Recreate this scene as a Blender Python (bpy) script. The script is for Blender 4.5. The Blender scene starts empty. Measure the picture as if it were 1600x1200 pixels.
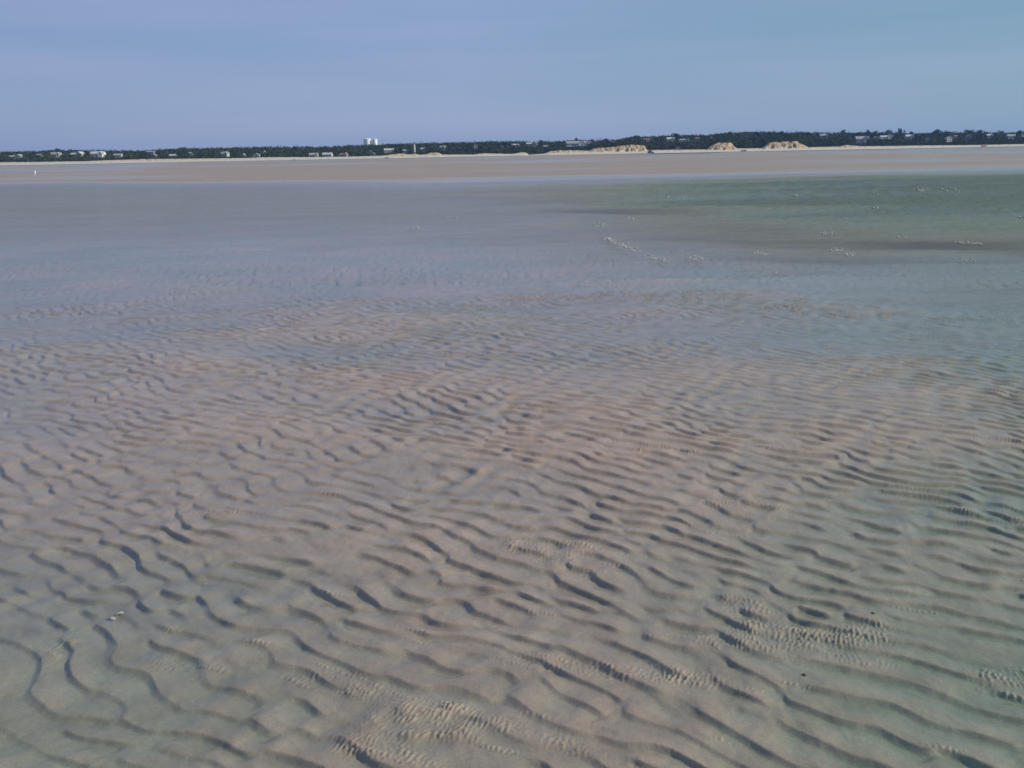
import bpy, bmesh, math, random
import numpy as np
from mathutils import Matrix, Vector, Euler

R = math.radians
random.seed(7)
C = bpy.context.scene

# ------------------------------------------------------------------ camera
CAM_H = 1.70
F = 1504.0                                   # focal length in photo pixels (1600 wide)
PITCH, ROLL = 13.42, -1.074
cam_d = bpy.data.cameras.new('camera')
cam_d.sensor_width = 36.0
cam_d.lens = 36.0 * F / 1600.0
cam_d.clip_start = 0.05
cam_d.clip_end = 20000
cam = bpy.data.objects.new('camera', cam_d)
C.collection.objects.link(cam)
CM = Euler((R(90 - PITCH), 0, 0)).to_matrix() @ Matrix.Rotation(R(ROLL), 3, 'Z')
cam.matrix_world = Matrix.Translation((0, 0, CAM_H)) @ CM.to_4x4()
C.camera = cam
C.render.resolution_x, C.render.resolution_y = 1024, 768
CMn = np.array(CM)

def ray(px, py):
    v = CMn @ np.array([(px - 800) / F, -(py - 600) / F, -1.0])
    return v / v[1]                          # x/y and z/y slopes

def ground(px, py, z=0.0):
    r = ray(px, py)
    Y = (z - CAM_H) / r[2]
    return r[0] * Y, Y

def at(px, py, Y):
    r = ray(px, py)
    return r[0] * Y, Y, CAM_H + r[2] * Y

# ------------------------------------------------------------------ world + sun
SUN_EL, SUN_AZ = 31.0, 96.0
w = bpy.data.worlds.new('World'); C.world = w
w.use_nodes = True
nt = w.node_tree
for n in list(nt.nodes): nt.nodes.remove(n)
sky = nt.nodes.new('ShaderNodeTexSky'); sky.sky_type = 'NISHITA'
sky.sun_disc = False
sky.sun_elevation = R(SUN_EL); sky.sun_rotation = R(SUN_AZ)
sky.air_density = 1.0; sky.dust_density = 0.6; sky.ozone_density = 2.0
geo = nt.nodes.new('ShaderNodeTexCoord')
mapn = nt.nodes.new('ShaderNodeMapping')     # thin high veil, long soft streaks
mapn.inputs['Scale'].default_value = (0.9, 0.9, 14.0)
mapn.inputs['Rotation'].default_value = (0, R(4), 0)
cir = nt.nodes.new('ShaderNodeTexNoise')
cir.inputs['Scale'].default_value = 1.6; cir.inputs['Detail'].default_value = 3.0
cr = nt.nodes.new('ShaderNodeMapRange')
cr.inputs['From Min'].default_value = 0.42; cr.inputs['From Max'].default_value = 0.75
cr.inputs['To Min'].default_value = 0.0; cr.inputs['To Max'].default_value = 0.30
tint = nt.nodes.new('ShaderNodeMix'); tint.data_type = 'RGBA'; tint.blend_type = 'MULTIPLY'
tint.inputs['Factor'].default_value = 1.0
tint.inputs[7].default_value = (1.0, 1.0, 1.0, 1)
# camera's colour cast put into the sky tint: greener right (east), dimmer left
sep = nt.nodes.new('ShaderNodeSeparateXYZ')
az = nt.nodes.new('ShaderNodeMapRange')
az.inputs['From Min'].default_value = -0.5; az.inputs['From Max'].default_value = 0.5
azc = nt.nodes.new('ShaderNodeValToRGB')
e = azc.color_ramp.elements
e[0].position = 0.0; e[0].color = (0.86, 0.88, 0.93, 1); e[1].position = 1.0; e[1].color = (0.76, 0.94, 0.82, 1)
e = azc.color_ramp.elements.new(0.45); e.color = (1.0, 1.0, 1.0, 1)
veil = nt.nodes.new('ShaderNodeMix'); veil.data_type = 'RGBA'
veil.inputs[7].default_value = (4.6, 4.7, 6.8, 1)
flat = nt.nodes.new('ShaderNodeMix'); flat.data_type = 'RGBA'   # milky air evens the sky out
flat.inputs['Factor'].default_value = 0.80
flat.inputs[7].default_value = (2.55, 3.60, 6.0, 1)
bg = nt.nodes.new('ShaderNodeBackground'); bg.inputs['Strength'].default_value = 0.10
wo = nt.nodes.new('ShaderNodeOutputWorld')
L = nt.links.new
L(geo.outputs['Generated'], mapn.inputs['Vector']); L(mapn.outputs[0], cir.inputs['Vector'])
L(geo.outputs['Generated'], sep.inputs[0]); L(sep.outputs['X'], az.inputs['Value'])
L(az.outputs[0], azc.inputs[0])
L(cir.outputs['Fac'], cr.inputs['Value']); L(cr.outputs[0], veil.inputs['Factor'])
L(sky.outputs[0], flat.inputs[6]); L(flat.outputs[2], tint.inputs[6]); L(azc.outputs[0], tint.inputs[7])
L(tint.outputs[2], veil.inputs[6]); L(veil.outputs[2], bg.inputs['Color'])
L(bg.outputs[0], wo.inputs['Surface'])

sd = bpy.data.lights.new('sun', 'SUN'); sd.energy = 4.4; sd.angle = R(0.5)
sd.color = (1.0, 0.92, 0.80)
so = bpy.data.objects.new('sun', sd); C.collection.objects.link(so)
sv = Vector((math.sin(R(SUN_AZ)) * math.cos(R(SUN_EL)), math.cos(R(SUN_AZ)) * math.cos(R(SUN_EL)), math.sin(R(SUN_EL))))
so.rotation_euler = sv.to_track_quat('Z', 'Y').to_euler()
so.location = (30, -20, 40)
C.view_settings.view_transform = 'Standard'
C.view_settings.look = 'None'
C.view_settings.exposure = 0.0
C.view_settings.gamma = 1.0
C.render.engine = 'CYCLES'
C.cycles.max_bounces = 8
C.cycles.transparent_max_bounces = 16

# ------------------------------------------------------------------ helpers
def tag(o, label=None, cat=None, group=None, kind=None):
    if label: o['label'] = label
    if cat: o['category'] = cat
    if group: o['group'] = group
    if kind: o['kind'] = kind
    return o

def link(name, me, mat=None, parent=None, loc=None):
    o = bpy.data.objects.new(name, me)
    C.collection.objects.link(o)
    if mat is not None and me is not None and not me.materials: me.materials.append(mat)
    if parent is not None: o.parent = parent
    if loc is not None: o.location = loc
    return o

def empty(name, loc, rz=0.0):
    o = bpy.data.objects.new(name, None); C.collection.objects.link(o)
    o.location = loc; o.rotation_euler = (0, 0, rz); o.empty_display_size = 0.5
    return o

def mesh_np(name, co, quads, smooth=True, attrs=None, colors=None):
    co = np.ascontiguousarray(co, dtype=np.float32)
    quads = np.ascontiguousarray(quads, dtype=np.int32)
    k = quads.shape[1]
    me = bpy.data.meshes.new(name)
    me.vertices.add(len(co)); me.vertices.foreach_set('co', co.ravel())
    me.loops.add(quads.size); me.loops.foreach_set('vertex_index', quads.ravel())
    me.polygons.add(len(quads))
    me.polygons.foreach_set('loop_start', np.arange(0, quads.size, k, dtype=np.int32))
    me.polygons.foreach_set('loop_total', np.full(len(quads), k, dtype=np.int32))
    if smooth: me.polygons.foreach_set('use_smooth', np.ones(len(quads), dtype=bool))
    for an, v in (attrs or {}).items():
        a = me.attributes.new(an, 'FLOAT', 'POINT'); a.data.foreach_set('value', np.asarray(v, dtype=np.float32).ravel())
    for an, v in (colors or {}).items():
        a = me.attributes.new(an, 'FLOAT_VECTOR', 'POINT'); a.data.foreach_set('vector', np.asarray(v, dtype=np.float32).ravel())
    me.update(calc_edges=True)
    return me

def grid_quads(nr, nc):
    i = np.arange(nr - 1)[:, None] * nc + np.arange(nc - 1)[None, :]
    return np.stack([i, i + 1, i + nc + 1, i + nc], -1).reshape(-1, 4)

def bm_mesh(name, bm, smooth=False):
    me = bpy.data.meshes.new(name); bmesh.ops.recalc_face_normals(bm, faces=bm.faces)
    bm.to_mesh(me); bm.free()
    if smooth:
        for p in me.polygons: p.use_smooth = True
    return me

def box(bm, x0, x1, y0, y1, z0, z1):
    v = [bm.verts.new((x, y, z)) for z in (z0, z1) for (x, y) in ((x0, y0), (x1, y0), (x1, y1), (x0, y1))]
    for f in ((3, 2, 1, 0), (4, 5, 6, 7), (0, 1, 5, 4), (1, 2, 6, 5), (2, 3, 7, 6), (3, 0, 4, 7)):
        bm.faces.new([v[i] for i in f])

def lathe(bm, prof, n=24, cap=True):
    rings = []
    for r, z in prof:
        rings.append([bm.verts.new((r * math.cos(2 * math.pi * i / n), r * math.sin(2 * math.pi * i / n), z)) for i in range(n)])
    for a, b in zip(rings, rings[1:]):
        for i in range(n): bm.faces.new((a[i], a[(i + 1) % n], b[(i + 1) % n], b[i]))
    if cap:
        bm.faces.new(rings[0][::-1]); bm.faces.new(rings[-1])

def mat(name, col, rough=0.7, noise=0.0, scale=1.0, spec=0.5, bump=0.0, bscale=4.0):
    m = bpy.data.materials.new(name); m.use_nodes = True
    t = m.node_tree; b = t.nodes['Principled BSDF']
    b.inputs['Base Color'].default_value = (*col, 1); b.inputs['Roughness'].default_value = rough
    b.inputs['Specular IOR Level'].default_value = spec
    if noise > 0:
        tc = t.nodes.new('ShaderNodeTexCoord'); n = t.nodes.new('ShaderNodeTexNoise')
        n.inputs['Scale'].default_value = scale; n.inputs['Detail'].default_value = 4
        mr = t.nodes.new('ShaderNodeMapRange'); mr.inputs['From Min'].default_value = 0.3; mr.inputs['From Max'].default_value = 0.7
        mr.inputs['To Min'].default_value = 1 - noise; mr.inputs['To Max'].default_value = 1 + noise
        mx = t.nodes.new('ShaderNodeMix'); mx.data_type = 'RGBA'; mx.blend_type = 'MULTIPLY'; mx.inputs['Factor'].default_value = 1
        mx.inputs[6].default_value = (*col, 1)
        t.links.new(tc.outputs['Object'], n.inputs['Vector']); t.links.new(n.outputs['Fac'], mr.inputs['Value'])
        t.links.new(mr.outputs[0], mx.inputs[7]); t.links.new(mx.outputs[2], b.inputs['Base Color'])
        if bump > 0:
            bp = t.nodes.new('ShaderNodeBump'); bp.inputs['Distance'].default_value = bump
            n2 = t.nodes.new('ShaderNodeTexNoise'); n2.inputs['Scale'].default_value = bscale
            t.links.new(tc.outputs['Object'], n2.inputs['Vector'])
            t.links.new(n2.outputs['Fac'], bp.inputs['Height']); t.links.new(bp.outputs[0], b.inputs['Normal'])
    return m

# ------------------------------------------------------------------ noise fields (spectral tiles, sampled in world metres)
rng = np.random.default_rng(11)

class Tile:
    def __init__(self, a, res): self.a, self.res, self.n = a.astype(np.complex64 if np.iscomplexobj(a) else np.float32), res, a.shape[0]
    def __call__(self, x, y):
        u = np.asarray(x) / self.res; v = np.asarray(y) / self.res
        iu = np.floor(u).astype(np.int64); iv = np.floor(v).astype(np.int64)
        fu = (u - iu).astype(np.float32); fv = (v - iv).astype(np.float32); n = self.n
        i0, i1, j0, j1 = iu % n, (iu + 1) % n, iv % n, (iv + 1) % n
        a = self.a
        return (a[j0, i0] * (1 - fu) + a[j0, i1] * fu) * (1 - fv) + (a[j1, i0] * (1 - fu) + a[j1, i1] * fu) * fv

def spectral(n, res, filt, cplx=False):
    kx = np.fft.fftfreq(n, res)[None, :]; ky = np.fft.fftfreq(n, res)[:, None]     # cycles per metre
    h = np.fft.fft2(rng.standard_normal((n, n))) * filt(kx, ky)
    h = np.fft.ifft2(h)
    if not cplx: h = h.real
    h = h / np.sqrt(np.mean(np.abs(h) ** 2))
    return Tile(h, res)

def blob(lx, ly=None):                       # soft noise with feature sizes lx, ly (m)
    ly = ly or lx
    return lambda kx, ky: np.exp(-0.5 * ((kx * lx * 1.6) ** 2 + (ky * ly * 1.6) ** 2))

def ripple_filter(lam, ang, sr=0.17, sa=0.26):
    k0 = 1 / lam
    def f(kx, ky):
        k = np.hypot(kx, ky) + 1e-9
        d = np.angle(np.exp(1j * (np.arctan2(ky, kx) - ang)))
        return np.exp(-0.5 * ((k - k0) / (sr * k0)) ** 2) * np.exp(-0.5 * (d / sa) ** 2)
    return f

RIP = spectral(3072, 0.0075, ripple_filter(0.134, R(233), 0.22, 0.37), True)      # phase climbs towards the lower left
WX = spectral(512, 0.06, blob(1.0)); WY = spectral(512, 0.06, blob(1.0))
WS = spectral(512, 0.04, blob(0.28))
LOW = spectral(512, 0.12, blob(4.5, 2.2)); MID = spectral(512, 0.06, blob(1.6, 0.8)); XR = spectral(1536, 0.015, ripple_filter(0.20, R(150), 0.30, 0.35))
BRK = spectral(1024, 0.02, lambda kx, ky: np.exp(-0.5 * (((kx * .84 - ky * .54) * 0.42) ** 2 + ((kx * .54 + ky * .84) * 0.20) ** 2)))
AMP = spectral(512, 0.08, blob(2.2, 1.4))
GRIT = spectral(1024, 0.012, blob(0.035))
FAR = spectral(512, 2.0, blob(90, 22)); FAR2 = spectral(512, 0.5, blob(14, 5))
_c, _s = math.cos(R(-24)), math.sin(R(-24))
STR = spectral(1024, 0.02, lambda kx, ky: np.exp(-0.5 * (((kx * _c + ky * _s) * 0.55) ** 2 + ((ky * _c - kx * _s) * 0.10) ** 2)))
COMB = spectral(2048, 0.003, ripple_filter(0.018, R(-20), 0.30, 0.42), True)
SEA = spectral(1024, 0.06, ripple_filter(0.75, R(100), 0.35, 0.55))
SEA2 = spectral(1024, 0.02, ripple_filter(0.22, R(80), 0.35, 0.7))

def sstep(a, b, x):
    t = np.clip((x - a) / (b - a), 0, 1); return t * t * (3 - 2 * t)

def interp(x, pts):
    p = np.array(pts); return np.interp(x, p[:, 0], p[:, 1])

# little water-worn wrinkles: bands given by photo lines, laid out once in metres (x0,y0,x1,y1,half width m, strength)
BANDS = []
for (a, b, c_, d, hw, s) in [
        (430, 1058, 585, 1095, .022, .8), (560, 1080, 980, 1198, .034, 1.0), (580, 1112, 760, 1165, .03, 1.1), (500, 1148, 700, 1212, .025, .9),
        (770, 1030, 1150, 1078, .030, 1.0), (1120, 945, 1260, 968, .032, .9), (1160, 985, 1400, 1000, .055, 1.2), (1000, 995, 1130, 1003, .025, .7),
        (1530, 1052, 1640, 1072, .045, 1.1), (1150, 1085, 1290, 1115, .02, .7), (780, 852, 940, 872, .05, .9), (860, 880, 1010, 905, .04, .7),
        (505, 772, 655, 786, .045, 1.0), (250, 802, 440, 806, .04, .9), (930, 702, 1100, 712, .06, .8), (1110, 792, 1230, 800, .05, .8),
        (1180, 704, 1250, 706, .06, .8), (20, 1012, 110, 1018, .03, .8), (250, 1036, 290, 1044, .025, .9), (1520, 690, 1600, 700, .06, .8),
        (1400, 760, 1600, 840, .10, .6), (1240, 1020, 1420, 1050, .02, .5), (1480, 800, 1600, 815, .06, .8)]:
    x0, y0 = ground(a, b); x1, y1 = ground(c_, d); BANDS.append((x0, y0, x1, y1, hw, s))

def comb_mask(X, Y):
    m = 0.75 * sstep(1.4, 2.5, STR(X, Y)) * sstep(1.0, 2.0, Y) * (1 - sstep(3.5, 5.0, Y))
    wob = 0.03 * WS(X + 3, Y + 9)
    for (x0, y0, x1, y1, hw, s) in BANDS:
        dx, dy = x1 - x0, y1 - y0; L2 = dx * dx + dy * dy
        t = np.clip(((X - x0) * dx + (Y - y0) * dy) / L2, 0, 1)
        d = np.hypot(X - x0 - t * dx, Y - y0 - t * dy) + wob
        e = s * (.75 + .35 * WS(X * 2, Y * 2 + 4)) * np.exp(-(d / (hw * 1.1)) ** 2) * sstep(0, .12, t + .05) * (1 - sstep(.88, 1.0, t - .02))
        m = np.maximum(m, e)
    return m

# low shoals (+) and hollows (-) of the near flat, laid out once in metres: x, y, half length, half width, height
SHOALS = []
for (px, py, hl, hw, hz) in [(215, 464, 130, 9, .011), (600, 462, 110, 8, .009), (285, 520, 120, 10, .012), (80, 492, 80, 9, .010), (60, 560, 120, 14, .010),
        (300, 556, 130, 14, .010), (560, 588, 150, 15, .009), (760, 628, 190, 16, .010), (980, 668, 190, 18, .008), (120, 606, 110, 12, .008),
        (350, 505, 120, 14, -.010), (130, 556, 90, 10, -.006), (520, 640, 180, 20, -.009), (580, 470, 120, 12, -.006), (60, 680, 120, 25, -.007),
        (1200, 520, 260, 16, -.007), (1150, 650, 150, 18, -.005), (330, 720, 160, 26, -.004)]:
    x0, y0 = ground(px, py); xa, _ = ground(px + hl, py); _, yb_ = ground(px, py - hw)
    SHOALS.append((x0, y0, abs(xa - x0), abs(yb_ - y0), hz))
def shoals(X, Y):
    z = np.zeros_like(X); x = X + 0.12 * WX(X * 1.3, Y * 1.3); y = Y + 0.16 * WY(X * .8, Y * .8)
    for (x0, y0, l, w_, h_) in SHOALS:
        z = z + h_ * np.exp(-(((x - x0) / l) ** 2 + ((y - y0 + 0.25 * (x - x0)) / w_) ** 2))
    return z

def macro(X, Y):
    """sand level against the still water level, metres, without ripples"""
    a = X / np.maximum(Y, 0.5)
    Xn = X
    z = 0.0125 + 0.0050 * LOW(X, Y) + 0.0040 * MID(X + 5, Y)
    z = z - 0.010 * sstep(-0.30, -0.52, a) * sstep(1.5, 3, Y)
    z = z + shoals(X, Y)
    # watery lobe upper left / lilac wet centre
    z = z - 0.016 * sstep(6.5, 11.0, Y) + 0.004 * sstep(8.5, 10, Y) * MID(X, Y)
    # slope into the channel
    edge = 14.8 + 0.8 * LOW(X * 0.6 + 7, Y * 0.6) - 3.6 * sstep(0.1, 0.5, a) + 1.8 * sstep(-0.1, -0.4, a)
    chan = sstep(-3.5, 20, Y - edge + 0.7 * MID(X * .4, Y * .5))
    depth = 0.09 + 0.42 * sstep(-0.12, 0.40, a + 0.06 * FAR2(X, Y))
    z = z - depth * chan
    # far bar
    fr = 56 + 14 * sstep(-0.05, -0.3, a) + 12 * sstep(-0.3, -0.5, a) + 1.5 * FAR2(X, Y)
    bk = 880 + 40 * FAR(X, Y)
    bar = sstep(-7, 14, Y - fr) * (1 - sstep(0, 60, Y - bk))
    barz = 0.068 - 0.022 * np.exp(-((Y - 330 - 60 * FAR(X + 9, Y)) / 70) ** 2) - 0.025 * sstep(480, 700, Y) + 0.010 * FAR2(X, Y) + 0.025 * FAR(X + 40, Y * 1.3) - 0.022 * sstep(0.10, 0.45, a) - 0.028 * sstep(-0.26, -0.45, a)
    z = z * (1 - bar) + barz * bar
    z = z - 0.25 * sstep(900, 1100, Y)
    return z

def ripples(X, Y):
    x = X + 0.045 * WX(X, Y) + 0.014 * WS(X, Y); y = Y + 0.045 * WY(X, Y) + 0.014 * WS(X + 7, Y + 3)
    c = RIP(x, y)
    A = np.abs(c) / 0.89
    u = (np.angle(c) / (2 * np.pi)) % 1.0
    s = 0.82 - 0.12 * np.clip(1 - A, 0, 1) - 0.08 * sstep(4, 9, Y)
    up = np.sin(0.5 * np.pi * np.clip(u / s, 0, 1)) ** 1.15
    dn = (1 - np.clip((u - s) / (1 - s), 0, 1)) ** 1.55
    v = np.clip((u - s) / (1 - s), 0, 1); q = sstep(3.0, 7.0, Y)
    dn = dn * (1 - q) + q * (0.5 + 0.5 * np.cos(np.pi * v))
    prof = np.where(u < s, up, dn)
    amp = sstep(0.08, 1.0, A) * np.clip(0.90 + 0.20 * AMP(X, Y), 0.55, 1.25) * np.clip(0.90 + 0.26 * BRK(X, Y), 0.42, 1.08)
    cross = 0.0016 * XR(x, y) * (1 - sstep(9, 14, Y))
    fade = 1 + 0.25 * sstep(8, 12, Y) - 0.75 * sstep(14, 19, Y) - 0.50 * sstep(19, 26, Y)
    return (0.0158 * amp * (prof - 0.55) + cross) * fade

# ------------------------------------------------------------------ tidal flat (one sheet)
APEX = 3.0
def fan(ylist, tmax=1.75, nin=1450, nout=150, inner=0.47):
    ti = np.linspace(-inner, inner, nin)
    q = np.linspace(0, 1, nout + 1)[1:]
    to = inner + (tmax - inner) * q ** 2.0
    t = np.concatenate([-to[::-1], ti, to])
    Y = np.array(ylist)[:, None] * np.ones_like(t)[None, :]
    X = (Y + APEX) * t[None, :]
    return X, Y

ys = []; y = 0.4
while y < 1130:
    ys.append(y)
    st = 1.15 * (y * y + CAM_H ** 2) / (CAM_H * 963 * 1.0)
    if y < 1.9: st = 0.007
    if y < 12: st *= 0.62
    y += max(st, 0.0042)
ys.append(1130.0)
X, Y = fan(ys)
CMB = np.zeros_like(X)
nr = Y[:, 0] < 9
CMB[nr] = comb_mask(X[nr], Y[nr])
M0 = macro(X, Y)
RZ = np.zeros_like(X); sel = Y[:, 0] < 27
RZ[sel] = ripples(X[sel], Y[sel])
Z = M0 + RZ
cw = COMB(X[nr] + 0.008 * WS(X[nr], Y[nr]), Y[nr])
u = (np.angle(cw) / (2 * np.pi)) % 1.0
cp = np.where(u < .65, u / .65, (1 - u) / .35)
Z[nr] += CMB[nr] * (0.0048 * cp * np.clip(np.abs(cw) / .8, 0, 1.5) + 0.0020)
Z[nr] += 0.0006 * GRIT(X[nr], Y[nr])
nrow, ncol = X.shape
co = np.stack([X, Y, Z], -1).reshape(-1, 3)
me = mesh_np('tidal_flat', co, grid_quads(nrow, ncol), True, {'level': Z.ravel(), 'macro': M0.ravel(), 'rip': RZ.ravel()})
print('flat verts', len(co))

def sand_material():
    m = bpy.data.materials.new('wet_sand'); m.use_nodes = True
    t = m.node_tree; b = t.nodes['Principled BSDF']; L = t.links.new
    N = t.nodes.new
    tc = N('ShaderNodeTexCoord')
    n1 = N('ShaderNodeTexNoise'); n1.inputs['Scale'].default_value = 0.55; n1.inputs['Detail'].default_value = 5
    n2 = N('ShaderNodeTexNoise'); n2.inputs['Scale'].default_value = 5.0; n2.inputs['Detail'].default_value = 6
    n3 = N('ShaderNodeTexNoise'); n3.inputs['Scale'].default_value = 130.0; n3.inputs['Detail'].default_value = 5; n3.inputs['Roughness'].default_value = 0.75
    for n in (n1, n2, n3): L(tc.outputs['Object'], n.inputs['Vector'])
    r1 = N('ShaderNodeValToRGB'); e = r1.color_ramp.elements
    e[0].position = .34; e[0].color = (0.200, 0.187, 0.142, 1); e[1].position = .66; e[1].color = (0.285, 0.210, 0.162, 1)
    L(n1.outputs['Fac'], r1.inputs[0])
    # camera's green, darker edges painted into the sand colour: right, lower left, nearest strip
    sp = N('ShaderNodeSeparateXYZ'); L(tc.outputs['Object'], sp.inputs[0])
    gy = N('ShaderNodeMath'); gy.operation = 'MAXIMUM'; gy.inputs[1].default_value = 1.0; L(sp.outputs['Y'], gy.inputs[0])
    ga = N('ShaderNodeMath'); ga.operation = 'DIVIDE'; L(sp.outputs['X'], ga.inputs[0]); L(gy.outputs[0], ga.inputs[1])
    gr = N('ShaderNodeMapRange'); gr.inputs['From Min'].default_value = 0.12; gr.inputs['From Max'].default_value = 0.60
    L(ga.outputs[0], gr.inputs['Value'])
    gl = N('ShaderNodeMapRange'); gl.inputs['From Min'].default_value = -0.15; gl.inputs['From Max'].default_value = -0.70; gl.inputs['To Max'].default_value = 0.30
    L(ga.outputs[0], gl.inputs['Value'])
    gsum = N('ShaderNodeMath'); gsum.operation = 'ADD'; L(gr.outputs[0], gsum.inputs[0]); L(gl.outputs[0], gsum.inputs[1])
    gn = N('ShaderNodeMapRange'); gn.inputs['From Min'].default_value = 5.0; gn.inputs['From Max'].default_value = 2.2; gn.inputs['To Max'].default_value = 0.45
    L(sp.outputs['Y'], gn.inputs['Value'])
    gs2 = N('ShaderNodeMath'); gs2.operation = 'ADD'; L(gsum.outputs[0], gs2.inputs[0]); L(gn.outputs[0], gs2.inputs[1])
    gm = N('ShaderNodeMath'); gm.operation = 'MULTIPLY_ADD'; gm.inputs[1].default_value = 0.5; gm.inputs[2].default_value = -0.25
    L(n2.outputs['Fac'], gm.inputs[0])
    ad = N('ShaderNodeMath'); ad.operation = 'ADD'; ad.use_clamp = True; L(gs2.outputs[0], ad.inputs[0]); L(gm.outputs[0], ad.inputs[1])
    mg = N('ShaderNodeMix'); mg.data_type = 'RGBA'; mg.inputs[7].default_value = (0.165, 0.190, 0.130, 1)
    L(ad.outputs[0], mg.inputs['Factor']); L(r1.outputs[0], mg.inputs[6])
    # drier, warmer where the sand stands above the water
    lv = N('ShaderNodeAttribute'); lv.attribute_name = 'level'
    dr = N('ShaderNodeMapRange'); dr.inputs['From Min'].default_value = 0.002; dr.inputs['From Max'].default_value = 0.027
    L(lv.outputs['Fac'], dr.inputs['Value'])
    md = N('ShaderNodeMix'); md.data_type = 'RGBA'; md.inputs[7].default_value = (0.345, 0.247, 0.180, 1)
    dm = N('ShaderNodeMath'); dm.operation = 'MULTIPLY'; dm.inputs[1].default_value = 0.72; L(dr.outputs[0], dm.inputs[0])
    L(dm.outputs[0], md.inputs['Factor']); L(mg.outputs[2], md.inputs[6])
    # high, firm sand of the far bar is dull grey-mauve
    fb = N('ShaderNodeMapRange'); fb.inputs['From Min'].default_value = 0.030; fb.inputs['From Max'].default_value = 0.060; L(lv.outputs['Fac'], fb.inputs['Value'])
    mf = N('ShaderNodeMix'); mf.data_type = 'RGBA'; mf.inputs[7].default_value = (0.290, 0.238, 0.186, 1)
    L(fb.outputs[0], mf.inputs['Factor']); L(md.outputs[2], mf.inputs[6])
    # fine mottling and grain
    mm = N('ShaderNodeMapRange'); mm.inputs['From Min'].default_value = .25; mm.inputs['From Max'].default_value = .75
    mm.inputs['To Min'].default_value = .80; mm.inputs['To Max'].default_value = 1.18; L(n2.outputs['Fac'], mm.inputs['Value'])
    mx = N('ShaderNodeMix'); mx.data_type = 'RGBA'; mx.blend_type = 'MULTIPLY'; mx.inputs['Factor'].default_value = 1
    L(mf.outputs[2], mx.inputs[6]); L(mm.outputs[0], mx.inputs[7])
    m3 = N('ShaderNodeMapRange'); m3.inputs['From Min'].default_value = .3; m3.inputs['From Max'].default_value = .7
    m3.inputs['To Min'].default_value = .80; m3.inputs['To Max'].default_value = 1.20; L(n3.outputs['Fac'], m3.inputs['Value'])
    my = N('ShaderNodeMix'); my.data_type = 'RGBA'; my.blend_type = 'MULTIPLY'; my.inputs['Factor'].default_value = 1
    L(mx.outputs[2], my.inputs[6]); L(m3.outputs[0], my.inputs[7])
    L(my.outputs[2], b.inputs['Base Color'])
    rr = N('ShaderNodeMapRange'); rr.inputs['To Min'].default_value = .45; rr.inputs['To Max'].default_value = .6; L(dr.outputs[0], rr.inputs['Value'])
    L(rr.outputs[0], b.inputs['Roughness'])
    b.inputs['Specular IOR Level'].default_value = 0.3
    cwn = N('ShaderNodeMapRange'); cwn.inputs['From Min'].default_value = 0.028; cwn.inputs['From Max'].default_value = 0.055
    cwn.inputs['To Min'].default_value = 0.65; cwn.inputs['To Max'].default_value = 0.0; L(lv.outputs['Fac'], cwn.inputs['Value']); L(cwn.outputs[0], b.inputs['Coat Weight'])
    b.inputs['Coat Roughness'].default_value = 0.16; b.inputs['Coat IOR'].default_value = 1.33
    bp = N('ShaderNodeBump'); bp.inputs['Distance'].default_value = 0.0022; bp.inputs['Strength'].default_value = 0.7
    L(n3.outputs['Fac'], bp.inputs['Height']); L(bp.outputs[0], b.inputs['Normal'])
    return m
flat_o = link('tidal_flat', me, sand_material())
tag(flat_o, 'rippled wet tidal sand flat', kind='structure')

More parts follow.
